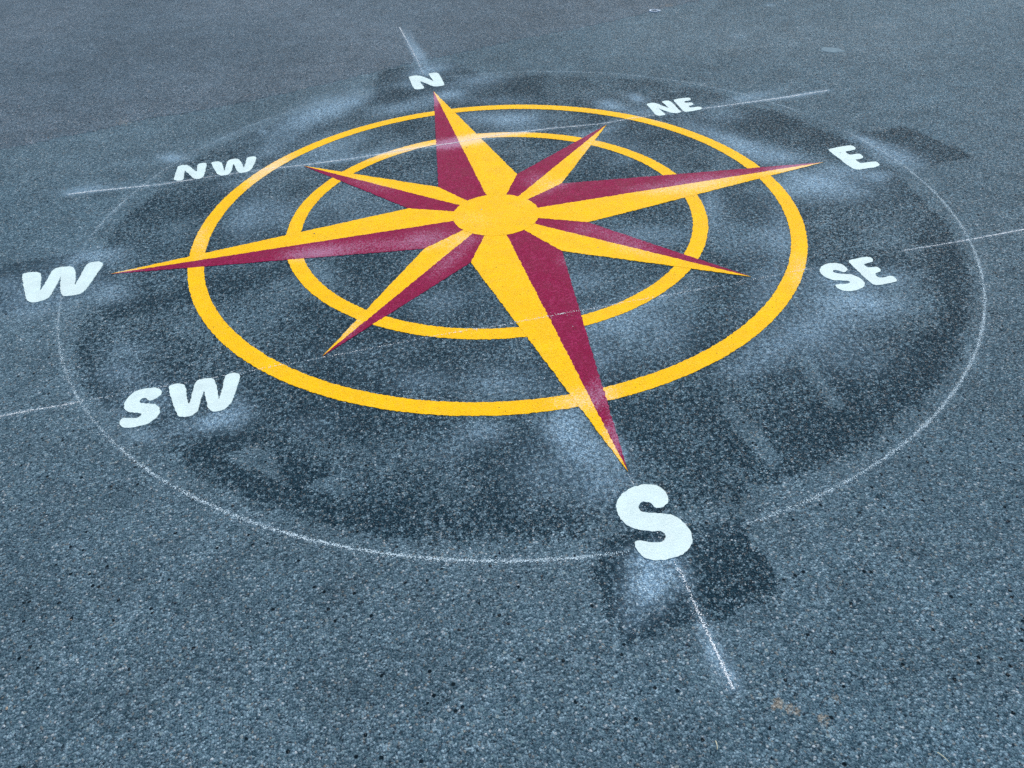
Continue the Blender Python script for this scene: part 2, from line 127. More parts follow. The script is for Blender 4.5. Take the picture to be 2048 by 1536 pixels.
def mesh_object(name, verts, faces, mat, parent=None, smooth=False):
    me = bpy.data.meshes.new(name)
    me.from_pydata([tuple(v) for v in verts], [], faces)
    me.update()
    me.materials.append(mat)
    if smooth:
        me.polygons.foreach_set('use_smooth', [True] * len(me.polygons))
    return link(bpy.data.objects.new(name, me), parent)

def thing(name, label, cat, loc=(0, 0, 0), group=None):
    o = bpy.data.objects.new(name, None)
    o.empty_display_size = 0.1
    o.location = loc
    link(o)
    tag(o, label, cat, group)
    return o

def tag(o, label=None, cat=None, group=None, kind=None):
    for k, v in (('label', label), ('category', cat), ('group', group), ('kind', kind)):
        if v:
            o[k] = v
    return o

def sstep(a, b, x):
    t = np.clip((x - a) / (b - a), 0, 1)
    return t * t * (3 - 2 * t)

def value_noise(x, y, cell, seed):
    """smooth noise 0..1 on the ground plane"""
    r = np.random.default_rng(seed)
    tab = r.random((256, 256))
    u, v = x / cell, y / cell
    i, j = np.floor(u).astype(int), np.floor(v).astype(int)
    fu, fv = u - i, v - j
    fu, fv = fu * fu * (3 - 2 * fu), fv * fv * (3 - 2 * fv)
    g = lambda a, b: tab[a % 256, b % 256]
    return (g(i, j) * (1 - fu) + g(i + 1, j) * fu) * (1 - fv) + (g(i, j + 1) * (1 - fu) + g(i + 1, j + 1) * fu) * fv

def blob_field(x, y, blobs, wobble=0.25):
    out = np.zeros_like(x)
    n = value_noise(x, y, .06, 3) - .5 + .6 * (value_noise(x, y, .022, 4) - .5)
    for cx, cy, ax, ay, bx, by, s in blobs:
        det = ax * by - ay * bx
        dx, dy = x - cx, y - cy
        p = (dx * by - dy * bx) / det
        q = (ax * dy - ay * dx) / det
        d2 = p * p + q * q
        m = d2 < 9
        out[m] = 1 - (1 - out[m]) * (1 - s * np.exp(-d2[m] * (1 + wobble * 2 * n[m])))
    return out

def poly_sd(x, y, pts):
    """signed distance to a polygon, positive inside"""
    d = np.full(x.shape, 1e9)
    inside = np.zeros(x.shape, bool)
    k = len(pts)
    for i in range(k):
        x0, y0 = pts[i]
        x1, y1 = pts[(i + 1) % k]
        ex, ey = x1 - x0, y1 - y0
        t = np.clip(((x - x0) * ex + (y - y0) * ey) / (ex * ex + ey * ey), 0, 1)
        d = np.minimum(d, np.hypot(x - x0 - t * ex, y - y0 - t * ey))
        c = ((y0 > y) != (y1 > y)) & (x < (x1 - x0) * (y - y0) / ((y1 - y0) if y1 != y0 else 1e-9) + x0)
        inside ^= c
    return np.where(inside, d, -d)

def dark_field(x, y):
    """how much old black sealer still covers the asphalt"""
    r = np.hypot(x - CHALK_C[0], y - CHALK_C[1])
    w = (value_noise(x, y, .35, 11) - .5) * .10 + (value_noise(x, y, .09, 12) - .5) * .05
    disc = sstep(1.705, 1.64, r + w * .7)
    m = sstep(.25, .75, value_noise(x, y, .26, 13)) * .55 + sstep(.3, .7, value_noise(x * .8 + y * .6, y * .8 - x * .6, .11, 14)) * .45
    out = disc * (.60 + .40 * (m - .5))
    near = (np.abs(x) < 3.2) & (y > -2.6) & (y < 2.6)
    xs, ys, o = x[near], y[near], out[near]
    wob = (value_noise(xs, ys, .05, 15) - .5) * .03
    for pts, soft, s in DARK:
        m = sstep(-soft, soft, poly_sd(xs, ys, pts) + wob)
        o = 1 - (1 - o) * (1 - s * m)
    for pts, soft, s in LIGHT:
        o = o * (1 - s * sstep(-soft * .7, soft * .7, poly_sd(xs, ys, pts) + wob * .35))
    out[near] = o
    return np.clip(.70 * np.tanh(out / .70), 0, 1)

def line_field(x, y, pts, width, amp):
    o = np.zeros_like(x)
    p = np.array(pts)
    for (x0, y0, a0), (x1, y1, a1) in zip(p[:-1], p[1:]):
        ex, ey = x1 - x0, y1 - y0
        t = np.clip(((x - x0) * ex + (y - y0) * ey) / (ex * ex + ey * ey), 0, 1)
        d = np.hypot(x - x0 - t * ex, y - y0 - t * ey)
        o = np.maximum(o, amp * (a0 + (a1 - a0) * t) * np.exp(-(d / width) ** 2))
    return o

def white_field(x, y):
    o = blob_field(x, y, WHITE)
    r = np.hypot(x - CHALK_C[0], y - CHALK_C[1])
    streak = value_noise(x * .6 + y * .8, (y * .6 - x * .8) * 2.5, .22, 21)
    near = (np.abs(x) < 3.2) & (y > -2.7) & (y < 3)
    xs, ys = x[near], y[near]
    l = line_field(xs, ys, CHALK_WEST_EAST_UPPER, .019, .5)
    l = np.maximum(l, line_field(xs, ys, CHALK_NORTH_SOUTH, .016, .45))
    l = np.maximum(l, line_field(xs, ys, CHALK_WEST_EAST_LOWER, .012, .4))
    rc = np.hypot(xs - CHALK_C[0], ys - CHALK_C[1]) - RINGS['ch']
    l = np.maximum(l, .26 * np.exp(-(rc / .016) ** 2) * value_noise(xs, ys, .12, 23))
    o[near] = 1 - (1 - o[near]) * (1 - l)
    return np.clip(o + .10 * sstep(1.5, .9, r) * sstep(.35, .8, streak), 0, 1)

def set_stain(me, paint=False):
    n = len(me.vertices)
    co = np.empty(n * 3)
    me.vertices.foreach_get('co', co)
    x, y = co[0::3].copy(), co[1::3].copy()
    col = np.ones((n, 4), np.float32)
    if paint:
        col[:, 0] = 0
        col[:, 1] = np.clip(blob_field(x, y, PAINT_DUST) + .07 * blob_field(x, y, WHITE)
                            + line_field(x, y, CHALK_WEST_EAST_UPPER, .016, .8), 0, 1)
        col[:, 2] = 0
    else:
        col[:, 0] = dark_field(x, y)
        col[:, 1] = white_field(x, y)
        col[:, 2] = blob_field(x, y, RUST, .6)
    a = me.attributes.new('stain', 'FLOAT_COLOR', 'POINT')
    a.data.foreach_set('color', col.ravel())

# ------------------------------------------------------------------ materials
class NT:
    def __init__(self, name):
        self.m = bpy.data.materials.new(name)
        self.m.use_nodes = True
        self.n, self.l = self.m.node_tree.nodes, self.m.node_tree.links
        self.b = self.n['Principled BSDF']
    def put(self, sock, v):
        if hasattr(v, 'links'):
            self.l.new(v, sock)
        elif isinstance(v, (tuple, list)) and len(v) == 3 and len(getattr(sock, 'default_value', [0] * 3)) == 4:
            sock.default_value = (*v, 1)
        else:
            sock.default_value = v
    def math(self, op, a, b=0.0, clamp=False):
        q = self.n.new('ShaderNodeMath')
        q.operation = op
        q.use_clamp = clamp
        self.put(q.inputs[0], a)
        self.put(q.inputs[1], b)
        return q.outputs[0]
    def mix(self, f, a, b, mode='MIX'):
        q = self.n.new('ShaderNodeMix')
        q.data_type = 'RGBA'
        q.blend_type = mode
        self.put(q.inputs[0], f)
        self.put(q.inputs[6], a)
        self.put(q.inputs[7], b)
        return q.outputs[2]
    def ramp(self, f, lo, hi, a=0.0, b=1.0, smooth=True):
        q = self.n.new('ShaderNodeMapRange')
        q.interpolation_type = 'SMOOTHSTEP' if smooth else 'LINEAR'
        self.put(q.inputs[0], f)
        for i, v in enumerate((lo, hi, a, b)):
            self.put(q.inputs[1 + i], v)
        return q.outputs[0]
    def noise(self, vec, scale, detail=2.0, rough=0.5):
        q = self.n.new('ShaderNodeTexNoise')
        q.noise_dimensions = '2D'
        self.put(q.inputs['Vector'], vec)
        q.inputs['Scale'].default_value = scale
        q.inputs['Detail'].default_value = detail
        q.inputs['Roughness'].default_value = rough
        return q.outputs[0]
    def voronoi(self, vec, scale, rnd=1.0):
        q = self.n.new('ShaderNodeTexVoronoi')
        q.voronoi_dimensions = '2D'
        self.put(q.inputs['Vector'], vec)
        q.inputs['Scale'].default_value = scale
        q.inputs['Randomness'].default_value = rnd
        s = self.n.new('ShaderNodeSeparateColor')
        self.l.new(q.outputs['Color'], s.inputs[0])
        return q.outputs['Distance'], s.outputs[0], s.outputs[1], s.outputs[2]
    def colramp(self, f, stops):
        q = self.n.new('ShaderNodeValToRGB')
        e = q.color_ramp.elements
        while len(e) < len(stops):
            e.new(0.5)
        for k, (t, c) in zip(e, stops):
            k.position = t
            k.color = (*c, 1)
        self.put(q.inputs[0], f)
        return q.outputs[0]
    def pos(self):
        return self.n.new('ShaderNodeNewGeometry').outputs['Position']
    def stain(self):
        q = self.n.new('ShaderNodeAttribute')
        q.attribute_name = 'stain'
        s = self.n.new('ShaderNodeSeparateColor')
        self.l.new(q.outputs['Color'], s.inputs[0])
        return s.outputs
    def bump(self, h, strength, dist):
        q = self.n.new('ShaderNodeBump')
        q.inputs['Strength'].default_value = strength
        q.inputs['Distance'].default_value = dist
        self.put(q.inputs['Height'], h)
        self.l.new(q.outputs[0], self.b.inputs['Normal'])

def asphalt(name, tint):
    t = NT(name)
    P = t.pos()
    # stones of about 8 mm between dark gaps (bitumen and painted self-shadow), fines of about 3 mm
    wob = t.n.new('ShaderNodeVectorMath')
    wob.operation = 'MULTIPLY_ADD'
    q = t.n.new('ShaderNodeTexNoise')
    q.noise_dimensions = '2D'
    t.put(q.inputs['Vector'], P)
    q.inputs['Scale'].default_value = 210
    t.l.new(q.outputs[1], wob.inputs[0])
    wob.inputs[1].default_value = (.003, .003, 0)
    t.l.new(P, wob.inputs[2])
    V = wob.outputs[0]
    d1, a1, b1, c1 = t.voronoi(V, 180)
    d2, a2, b2, c2 = t.voronoi(V, 400)
    k = lambda c: tuple(x * y for x, y in zip(c, tint))
    stone = t.colramp(a1, [(0, k((.010, .032, .046))), (.2, k((.036, .078, .102))), (.55, k((.076, .139, .174))), (.82, k((.148, .242, .292))), (1, k((.31, .45, .52)))])
    stone = t.mix(t.ramp(b1, .965, .975), stone, k((.20, .205, .185)))       # tan and brown stones
    stone = t.mix(t.ramp(c1, .980, .985), stone, k((.46, .52, .54)))          # pale quartz
    stone = t.mix(t.ramp(c1, .045, .038), stone, k((.010, .020, .028)))      # pits, their shade painted near-black
    fines = t.colramp(a2, [(0, k((.007, .021, .032))), (.5, k((.053, .098, .130))), (1, k((.185, .27, .32)))])
    col = t.mix(t.ramp(d1, .28, .62, .30, .85), stone, fines)
    d3, a3, b3, c3 = t.voronoi(V, 82)                                       # scattered larger stones
    big_stone = t.math('MULTIPLY', t.ramp(b3, .80, .81), t.ramp(d3, .36, .26))
    col = t.mix(t.math('MULTIPLY', big_stone, .7), col, t.colramp(a3, [(0, k((.020, .050, .066))), (.5, k((.085, .150, .180))), (.85, k((.15, .24, .27))), (1, k((.27, .32, .31)))]))
    col = t.mix(t.math('MULTIPLY', t.ramp(c3, .985, .986), t.ramp(d3, .40, .30)), col, k((.004, .012, .018)))   # lost stones, the shade of each pit painted in
    big = t.noise(P, .9, 3, .55)
    mid = t.noise(P, 7.0, 3, .6)
    tone = t.math('MULTIPLY', t.ramp(big, .3, .7, .87, 1.13, False), t.ramp(mid, .25, .75, .87, 1.13, False))
    tc = t.n.new('ShaderNodeCombineColor')
    for i in range(3):
        t.l.new(tone, tc.inputs[i])
    col = t.mix(1.0, col, tc.outputs[0], 'MULTIPLY')
    warm = t.ramp(t.noise(P, .45, 2, .5), .42, .62)
    col = t.mix(t.math('MULTIPLY', warm, .30), col, t.mix(1.0, col, (1.16, .98, .92), 'MULTIPLY'))
    # stains: sealer in the hollows, pale dust on top, rust
    R, G, B = t.stain()[:3]
    ragged = t.math('MULTIPLY', t.math('SUBTRACT', t.noise(P, 38, 3, .65), .5), .5)
    D = t.math('ADD', R, t.math('MULTIPLY', ragged, t.ramp(R, .02, .3)))
    clump = t.ramp(t.noise(V, 80, 2, .6), .32, .68, 0, 1, False)           # stone tops proud of the hollows
    pick = t.math('ADD', t.math('ADD', t.math('MULTIPLY', a2, .16), t.math('MULTIPLY', b1, .22)), t.math('ADD', t.math('MULTIPLY', clump, .42), t.ramp(d1, .12, .62, .20, .0, False)))
    dm = t.ramp(t.math('SUBTRACT', D, pick), -.12, .09)
    sealer = t.colramp(c2, [(0, (.001, .009, .017)), (.6, (.006, .026, .042)), (1, (.026, .070, .098))])
    col = t.mix(t.math('MULTIPLY', dm, .96), col, sealer)
    W = t.math('ADD', G, t.math('MULTIPLY', ragged, t.ramp(G, .02, .3)))
    pw = t.math('ADD', t.math('MULTIPLY', c2, .30), t.math('MULTIPLY', t.math('SUBTRACT', 1.0, pick), .70))
    wm = t.math('MULTIPLY', t.math('POWER', t.math('MAXIMUM', W, 0.0), 1.4), t.ramp(pw, .25, .75, 1.6, .30, False), True)
    dust = t.colramp(b2, [(0, (.14, .27, .39)), (.6, (.34, .56, .74)), (1, (.62, .85, .96))])
    col = t.mix(t.math('MULTIPLY', wm, .84), col, dust)
    rm = t.ramp(t.math('SUBTRACT', B, t.math('MULTIPLY', pick, .8)), -.2, .2)
    col = t.mix(t.math('MULTIPLY', rm, .5), col, t.colramp(a2, [(0, (.17, .14, .10)), (1, (.55, .47, .33))]))
    t.put(t.b.inputs['Base Color'], col)
    t.put(t.b.inputs['Roughness'], t.ramp(b2, 0, .35, .28, .9, False))
    t.put(t.b.inputs['Specular IOR Level'], t.ramp(b2, .05, .10, .75, .07))
    h = t.math('ADD', t.math('MULTIPLY', t.math('SUBTRACT', 1.0, d1), t.ramp(b1, 0, 1, .5, 1.3, False)), t.math('MULTIPLY', t.math('SUBTRACT', 1.0, d2), .45))
    h = t.math('ADD', h, t.math('MULTIPLY', t.noise(P, 600, 2, .6), .35))
    t.bump(h, 1.0, .0026)
    return t.m

def paint(name, base, dust, glint, speck=0.5, rough=.5, dusty=.8, relief=.35):
    t = NT(name)
    P = t.pos()
    d1, a1, b1, c1 = t.voronoi(P, 165)
    d2, a2, b2, c2 = t.voronoi(P, 300)
    mott = t.noise(P, 16, 4, .6)
    col = t.mix(t.ramp(mott, .3, .7), tuple(x * .93 for x in base), tuple(min(1, x * 1.05) for x in base))
    col = t.mix(t.math('MULTIPLY', t.ramp(t.math('MULTIPLY', t.math('ADD', a1, a2), .5), .5, .9), .75), col, glint)  # painted glints: brighter speckle mixed into the base colour
    stroke = t.noise(P, 5, 3, .7)
    col = t.mix(t.ramp(stroke, .35, .7, 0, .4), col, tuple(x * y for x, y in zip(base, (.97, .90, .9))))
    # pin holes and grit
    hole = t.math('MULTIPLY', t.ramp(c2, .988, .990), t.ramp(d2, .42, .30))
    col = t.mix(t.math('MULTIPLY', hole, speck), col, (.05, .05, .03))
    hole2 = t.math('MULTIPLY', t.ramp(c1, .9965, .997), t.ramp(d1, .38, .28))
    col = t.mix(t.math('MULTIPLY', hole2, speck), col, (.03, .04, .03))
    G = t.stain()[1]
    g = t.math('ADD', G, t.math('MULTIPLY', t.math('SUBTRACT', t.noise(P, 60, 3, .65), .5), t.ramp(G, .0, .3, 0, .55)))
    wm = t.ramp(t.math('SUBTRACT', g, t.math('MULTIPLY', t.math('ADD', a2, b2), .5)), -.45, .40)
    col = t.mix(t.math('MULTIPLY', t.math('MULTIPLY', wm, t.ramp(G, 0, .2)), dusty), col, dust)
    t.put(t.b.inputs['Base Color'], col)
    t.put(t.b.inputs['Roughness'], t.ramp(mott, .3, .7, rough - .08, rough + .1, False))
    t.b.inputs['Specular IOR Level'].default_value = .06
    h = t.math('ADD', t.math('MULTIPLY', t.math('SUBTRACT', 1.0, d1), .5), t.math('MULTIPLY', t.noise(P, 330, 3, .6), .7))
    t.bump(h, relief, .003)
    return t.m

def plain(name, c0, c1, scale, rough=.8):
    t = NT(name)
    n = t.noise(t.pos(), scale, 3, .6)
    t.put(t.b.inputs['Base Color'], t.mix(t.ramp(n, .3, .7), c0, c1))
    t.b.inputs['Roughness'].default_value = rough
    t.bump(n, .4, .002)
    return t.m

M = {
    'asphalt': asphalt('weathered_asphalt', (.99, 1.06, 1.09)),
    'asphalt_far': asphalt('older_asphalt', (1.06, 1.0, 1.03)),
    'yellow': paint('yellow_paint', (.95, .545, .004), (.95, .82, .66), (.97, .60, .05), .8, .5, .5, .8),
    'maroon': paint('maroon_paint', (.225, .004, .048), (.64, .42, .62), (.42, .035, .14), .6, .5, .42, .9),
    'white': paint('white_paint', (.60, .775, .765), (.74, .84, .86), (.70, .87, .86), .25, .5, .2, .32),
    'chalk': plain('chalk_dust', (.70, .84, .90), (.90, .96, .98), 300, .95),
    'chalk_faint': plain('faint_chalk', (.44, .62, .72), (.70, .87, .93), 300, .95),
    'bitumen': plain('bitumen_joint', (.010, .018, .024), (.03, .045, .055), 120, .7),
    'gum': plain('flattened_gum', (.11, .19, .235), (.155, .25, .30), 60, .95),
    'pale_plastic': plain('pale_plastic', (.34, .46, .56), (.46, .58, .68), 80, .6),
    'straw': plain('straw', (.55, .55, .38), (.7, .7, .5), 200, .7),
}
for i, (c0, c1) in enumerate([((.10, .15, .18), (.16, .22, .26)), ((.30, .38, .42), (.42, .50, .54)), ((.26, .22, .17), (.36, .31, .24)), ((.015, .025, .035), (.03, .045, .06))]):
    M['grit%d' % i] = plain('grit_%d' % i, c0, c1, 400, .75)

# ------------------------------------------------------------------ the ground
def axis(lo, hi, step, far):
    a = list(np.arange(lo, hi + step / 2, step))
    s, x = step, lo
    left = []
    while x > -far:
        s *= 1.35
        x -= s
        left.append(x)
    s, x = step, a[-1]
    while x < far:
        s *= 1.35
        x += s
        a.append(x)
    return np.array(left[::-1] + a)

FAR_Z = .002
def ground_height(x, y):
    sx = np.interp(x, [p[0] for p in SEAM], [p[1] for p in SEAM])
    return np.where(y > sx, FAR_Z, 0.0)

def build_ground():
    xs, ys = axis(-2.2, 2.7, .0125, 120), axis(-2.6, 2.2, .0125, 120)
    X, Y = np.meshgrid(xs, ys)
    nx, ny = len(xs), len(ys)
    v = np.zeros((nx * ny, 3))
    v[:, 0], v[:, 1] = X.ravel(), Y.ravel()
    i = (np.arange(ny - 1)[:, None] * nx + np.arange(nx - 1)[None, :]).ravel()
    f = np.stack([i, i + 1, i + nx + 1, i + nx], 1)
    me = bpy.data.meshes.new('asphalt_ground')
    me.vertices.add(len(v))
    me.vertices.foreach_set('co', v.ravel())
    me.loops.add(f.size)
    me.loops.foreach_set('vertex_index', f.ravel())
    me.polygons.add(len(f))
    me.polygons.foreach_set('loop_start', np.arange(0, f.size, 4))
    me.update(calc_edges=True)
    me.materials.append(M['asphalt'])
    set_stain(me)
    o = link(bpy.data.objects.new('asphalt_ground', me))
    tag(o, kind='structure')
    return o

ground = build_ground()

def build_far_sheet():
    """the older lane beyond the paving joint, its ragged edge 3 mm proud"""
    px, py = [p[0] for p in SEAM], [p[1] for p in SEAM]
    lead = [(-110.0, py[0] + (px[0] + 110) * .31)]
    s = np.arange(px[0], px[-1], .012)
    edge = [(x, np.interp(x, px, py)) for x in s]
    sl = (py[-1] - py[-4]) / (px[-1] - px[-4])
    edge = lead + edge + [(110.0, py[-1] + sl * (110 - px[-1]))]
    e = np.array(edge)
    jit = (value_noise(e[:, 0], e[:, 1] * 0, .03, 31) - .5) * .022 + (value_noise(e[:, 0], e[:, 1] * 0, .012, 32) - .5) * .012
    e[1:-1, 1] += jit[1:-1]
    rows = [0, .012, .03, .06, .1, .16, .25, .4, .8, 1.6, 3.2, 7, 20, 110]
    v, f = [], []
    n = len(e)
    v += [(x, y - .010, -.001) for x, y in e]
    for r in rows:
        v += [(x, y + r, FAR_Z) for x, y in e]
    for k in range(len(rows)):
        for i in range(n - 1):
            a = k * n + i
            f.append((a, a + 1, a + n + 1, a + n))
    o = mesh_object('asphalt_lane', v, f, M['asphalt_far'])
    set_stain(o.data)
    tag(o, kind='structure')
    # open stretches of the joint
    cv, cf = [], []
    i = 2
    while i < n - 12:
        ln = random.randint(3, 16)
        if random.random() < .4:
            seg = e[i:i + ln]
            b = len(cv)
            m = len(seg)
            for j, (x, y) in enumerate(seg):
                w = (.0006 + .0020 * random.random()) * math.sin(math.pi * (j + .5) / m)
                cv += [(x, y - .0100 - w, .0006), (x, y - .0096, .0006)]
            for j in range(m - 1):
                cf.append((b + 2 * j, b + 2 * j + 2, b + 2 * j + 3, b + 2 * j + 1))
        i += ln
    mesh_object('joint_crack', cv, cf, M['bitumen'], o)
    return o

far_sheet = build_far_sheet()

# ------------------------------------------------------------------ painted shapes
PAINT_Z = .0020
def resample(pts, step, closed=True):
    p = np.array(pts, float)
    q = np.vstack([p, p[:1]]) if closed else p
    seg = np.hypot(*np.diff(q, axis=0).T)
    s = np.r_[0, np.cumsum(seg)]
    n = max(8, int(s[-1] / step))
    t = np.linspace(0, s[-1], n, endpoint=not closed)
    return np.c_[np.interp(t, s, q[:, 0]), np.interp(t, s, q[:, 1])]

def smooth_closed(p, sigma):
    k = int(sigma * 3) + 1
    w = np.exp(-.5 * (np.arange(-k, k + 1) / sigma) ** 2)
    w /= w.sum()
    return sum(wi * np.roll(p, -j, axis=0) for wi, j in zip(w, range(-k, k + 1)))

def ragged(p, amp, seed, calm=None):
    t = np.roll(p, -1, axis=0) - np.roll(p, 1, axis=0)
    n = np.c_[t[:, 1], -t[:, 0]] / (np.hypot(*t.T)[:, None] + 1e-9)
    j = (value_noise(p[:, 0], p[:, 1], .007, seed) - .5) * 1.5 + (value_noise(p[:, 0], p[:, 1], .02, seed + 1) - .5) * .35
    if calm is not None:
        j = j * np.clip(np.hypot(*(p - calm).T) / .12, .05, 1)
    return p + n * (j * amp)[:, None]

def area2(p):
    x, y = p[:, 0], p[:, 1]
    return (x * np.roll(y, -1) - np.roll(x, -1) * y).sum()

def slab(name, outline, mat, parent, top=PAINT_Z, grid=.016):
    """a sheet of paint: dense top, upright rim"""
    p = np.array(outline)
    if area2(p) < 0:
        p = p[::-1]
    n = len(p)
    lo, hi = p.min(0), p.max(0)
    gx, gy = np.meshgrid(np.arange(lo[0], hi[0], grid), np.arange(lo[1], hi[1], grid))
    gx, gy = gx.ravel(), gy.ravel()
    keep = poly_sd(gx, gy, [tuple(q) for q in p]) > grid * .35 if len(gx) else np.zeros(0, bool)
    pts = [Vector((float(a), float(b))) for a, b in p] + [Vector((float(a), float(b))) for a, b in zip(gx[keep], gy[keep])]
    vo, eo, fo = delaunay_2d_cdt(pts, [], [list(range(n))], 1, 1e-6)[:3]
    v = [(a.x, a.y, top) for a in vo]
    f = [tuple(q) for q in fo]
    b = len(v)
    v += [(x, y, top) for x, y in p] + [(x, y, -.001) for x, y in p]
    f += [(b + i, b + n + i, b + n + (i + 1) % n, b + (i + 1) % n) for i in range(n)]
    o = mesh_object(name, v, f, mat, parent)
    set_stain(o.data, True)
    return o

rose = thing('compass_rose', 'large yellow and maroon eight-pointed compass rose with two rings painted on asphalt', 'compass rose')

def ring(r0, r1, label):
    n = 1400
    a = np.linspace(0, 2 * math.pi, n, endpoint=False)
    rows = []
    for k, r in enumerate(np.linspace(r0, r1, 5)):
        rr = np.full(n, r)
        if k in (0, 4):
            x, y = r * np.cos(a), r * np.sin(a)
            rr = rr + ((value_noise(x, y, .006, 41 + k) - .5) * 1.5 + (value_noise(x, y, .02, 45 + k) - .5) * .3) * .0028
        rows.append(np.c_[rr * np.cos(a), rr * np.sin(a), np.full(n, PAINT_Z - .0006)])
    lo = [rows[0].copy(), rows[-1].copy()]
    for q in lo:
        q[:, 2] = -.001
    rows = [lo[0]] + rows + [lo[1]]
    f = []
    for k in range(len(rows) - 1):
        for i in range(n):
            j = (i + 1) % n
            f.append((k * n + i, (k + 1) * n + i, (k + 1) * n + j, k * n + j))
    o = mesh_object('ring', np.vstack(rows), f, M['yellow'], rose)
    set_stain(o.data, True)
    o['label'] = label
    return o

ring(RINGS['oi'], RINGS['oo'], 'outer yellow ring')
ring(RINGS['ii'], RINGS['io'], 'inner yellow ring')

WORD = {'N': 'north', 'NE': 'north-east', 'E': 'east', 'SE': 'south-east', 'S': 'south', 'SW': 'south-west', 'W': 'west', 'NW': 'north-west'}
ORDER = ['N', 'NE', 'E', 'SE', 'S', 'SW', 'W', 'NW']              # NOTCH[i] lies between ORDER[i] and ORDER[i+1]
for i, k in enumerate(ORDER):
    tip = np.array(TIP[k])
    cw, ccw = np.array(NOTCH[i]), np.array(NOTCH[i - 1])
    mid = tip / np.hypot(*tip) * .10
    arm = thing_part = bpy.data.objects.new('compass_point', None)
    arm.empty_display_size = .05
    link(arm, rose)
    arm['label'] = WORD[k] + ' point'
    for half, notch, mat in (('yellow_half', cw, 'yellow'), ('maroon_half', ccw, 'maroon')):
        inner = notch / np.hypot(*notch) * .10
        core = mid
        if half == 'maroon_half':                                   # runs a little way under the yellow half
            core = mid + (cw - ccw) / np.hypot(*(cw - ccw)) * .012
        poly = resample([tip, notch, inner, core], .0040)
        poly = ragged(poly, .0030, 60 + i, tip)
        slab(half, poly, M[mat], arm, PAINT_Z if half == 'yellow_half' else PAINT_Z - .0003)

a = np.linspace(0, 2 * math.pi, 300, endpoint=False)
disc = np.c_[RINGS['c'] * np.cos(a), RINGS['c'] * np.sin(a)]
slab('centre_disc', ragged(disc, .0025, 90), M['yellow'], rose, PAINT_Z + .0006)

def letter_mesh(name, key, parent, seed):
    p = resample(LETTER[key], .0035)
    p = ragged(smooth_closed(p, 2.3), .0022, seed)
    return slab(name, p, M['white'], parent, PAINT_Z, .012)

def centre(keys):
    q = np.vstack([LETTER[k] for k in keys])
    return q.mean(0)

LETTER_LABEL = {
    'N': 'white painted letter N on the asphalt above the north point',
    'E': 'white painted letter E on the asphalt beside the east point',
    'S': 'large white painted letter S below the south point, nearest the viewer',
    'W': 'white painted letter W on the asphalt beside the west point',
}
s = 200
for k, lab in LETTER_LABEL.items():
    o = letter_mesh('painted_letter', k, None, s)
    tag(o, lab, 'letter', 'single compass letters')
    s += 5
PAIR_LABEL = {
    'NE': 'white painted letters NE standing on the upper chalk line, right of the north point',
    'SE': 'white painted letters SE right of the outer ring, below the letter E',
    'SW': 'white painted letters SW left of the outer ring, below the letter W',
    'NW': 'white painted letters NW standing on the upper chalk line, left of the outer ring',
}
for k, lab in PAIR_LABEL.items():
    t = thing('painted_lettering', lab, 'lettering', (0, 0, 0), 'paired compass letters')
    for ch in k:
        letter_mesh('letter', k + '_' + ch, t, s)
        s += 5

# ------------------------------------------------------------------ chalk: thousands of grains clinging to the stones
def chalk_grains(name, x, y, size, label):
    free = np.ones(len(x), bool)
    for q in LETTER.values():                                       # the letters were painted over the chalk
        free &= poly_sd(x, y, q) < -.002
    x, y, size = x[free], y[free], size[free]
    n = len(x)
    k = 5
    ang = rng.random((n, 1)) * 6.283 + np.linspace(0, 6.283, k, endpoint=False)[None]
    rad = size[:, None] * (.55 + .9 * rng.random((n, k)))
    r = np.hypot(x, y)
    on = np.zeros(n, bool)
    on |= ((r > RINGS['oi'] - .004) & (r < RINGS['oo'] + .004)) | ((r > RINGS['ii'] - .004) & (r < RINGS['io'] + .004))
    for i in range(8):
        t, c1, c2 = TIP[ORDER[i]], NOTCH[i], NOTCH[i - 1]
        on |= poly_sd(x, y, [t, c1, (0, 0), c2]) > -.004
    z0 = ground_height(x, y + .02) + np.where(on, PAINT_Z, 0) + .0004 + .0006 * (r < RINGS['c'] + .01)
    z = z0[:, None] + rng.random((n, k)) * .0005
    v = np.stack([x[:, None] + rad * np.cos(ang), y[:, None] + rad * np.sin(ang), z], 2).reshape(-1, 3)
    me = bpy.data.meshes.new(name)
    me.vertices.add(n * k)
    me.vertices.foreach_set('co', v.ravel())
    me.loops.add(n * k)
    me.loops.foreach_set('vertex_index', np.arange(n * k))
    me.polygons.add(n)
    me.polygons.foreach_set('loop_start', np.arange(0, n * k, k))
    me.update(calc_edges=True)
    me.materials.append(M['chalk'])
    o = link(bpy.data.objects.new(name, me))
    return tag(o, label, 'chalk line')

def chalk_line(pts, label, width=.0045, per_m=2600, stray=.011):
    p = np.array(pts)
    seg = np.hypot(*np.diff(p[:, :2], axis=0).T)
    s = np.r_[0, np.cumsum(seg)]
    n = int(s[-1] * per_m)
    t = rng.random(n) * s[-1]
    amt = np.interp(t, s, p[:, 2])
    x, y = np.interp(t, s, p[:, 0]), np.interp(t, s, p[:, 1])
    patch = value_noise(t, t * 0, .03, 51) * .6 + value_noise(t, t * 0, .008, 52) * .6
    keep = rng.random(n) < amt * (.35 + patch)
    d = np.where(rng.random(n) < .22, rng.normal(0, stray, n), rng.normal(0, width * .45, n))
    dirs = np.array([np.interp(t, (s[1:] + s[:-1]) / 2, np.diff(p[:, i]) / seg) for i in (0, 1)])
    x, y = x - dirs[1] * d, y + dirs[0] * d
    size = np.where(np.abs(d) > width, .0007, .0009) * (.6 + .9 * rng.random(n))
    return chalk_grains('chalk_line', x[keep], y[keep], size[keep], label)

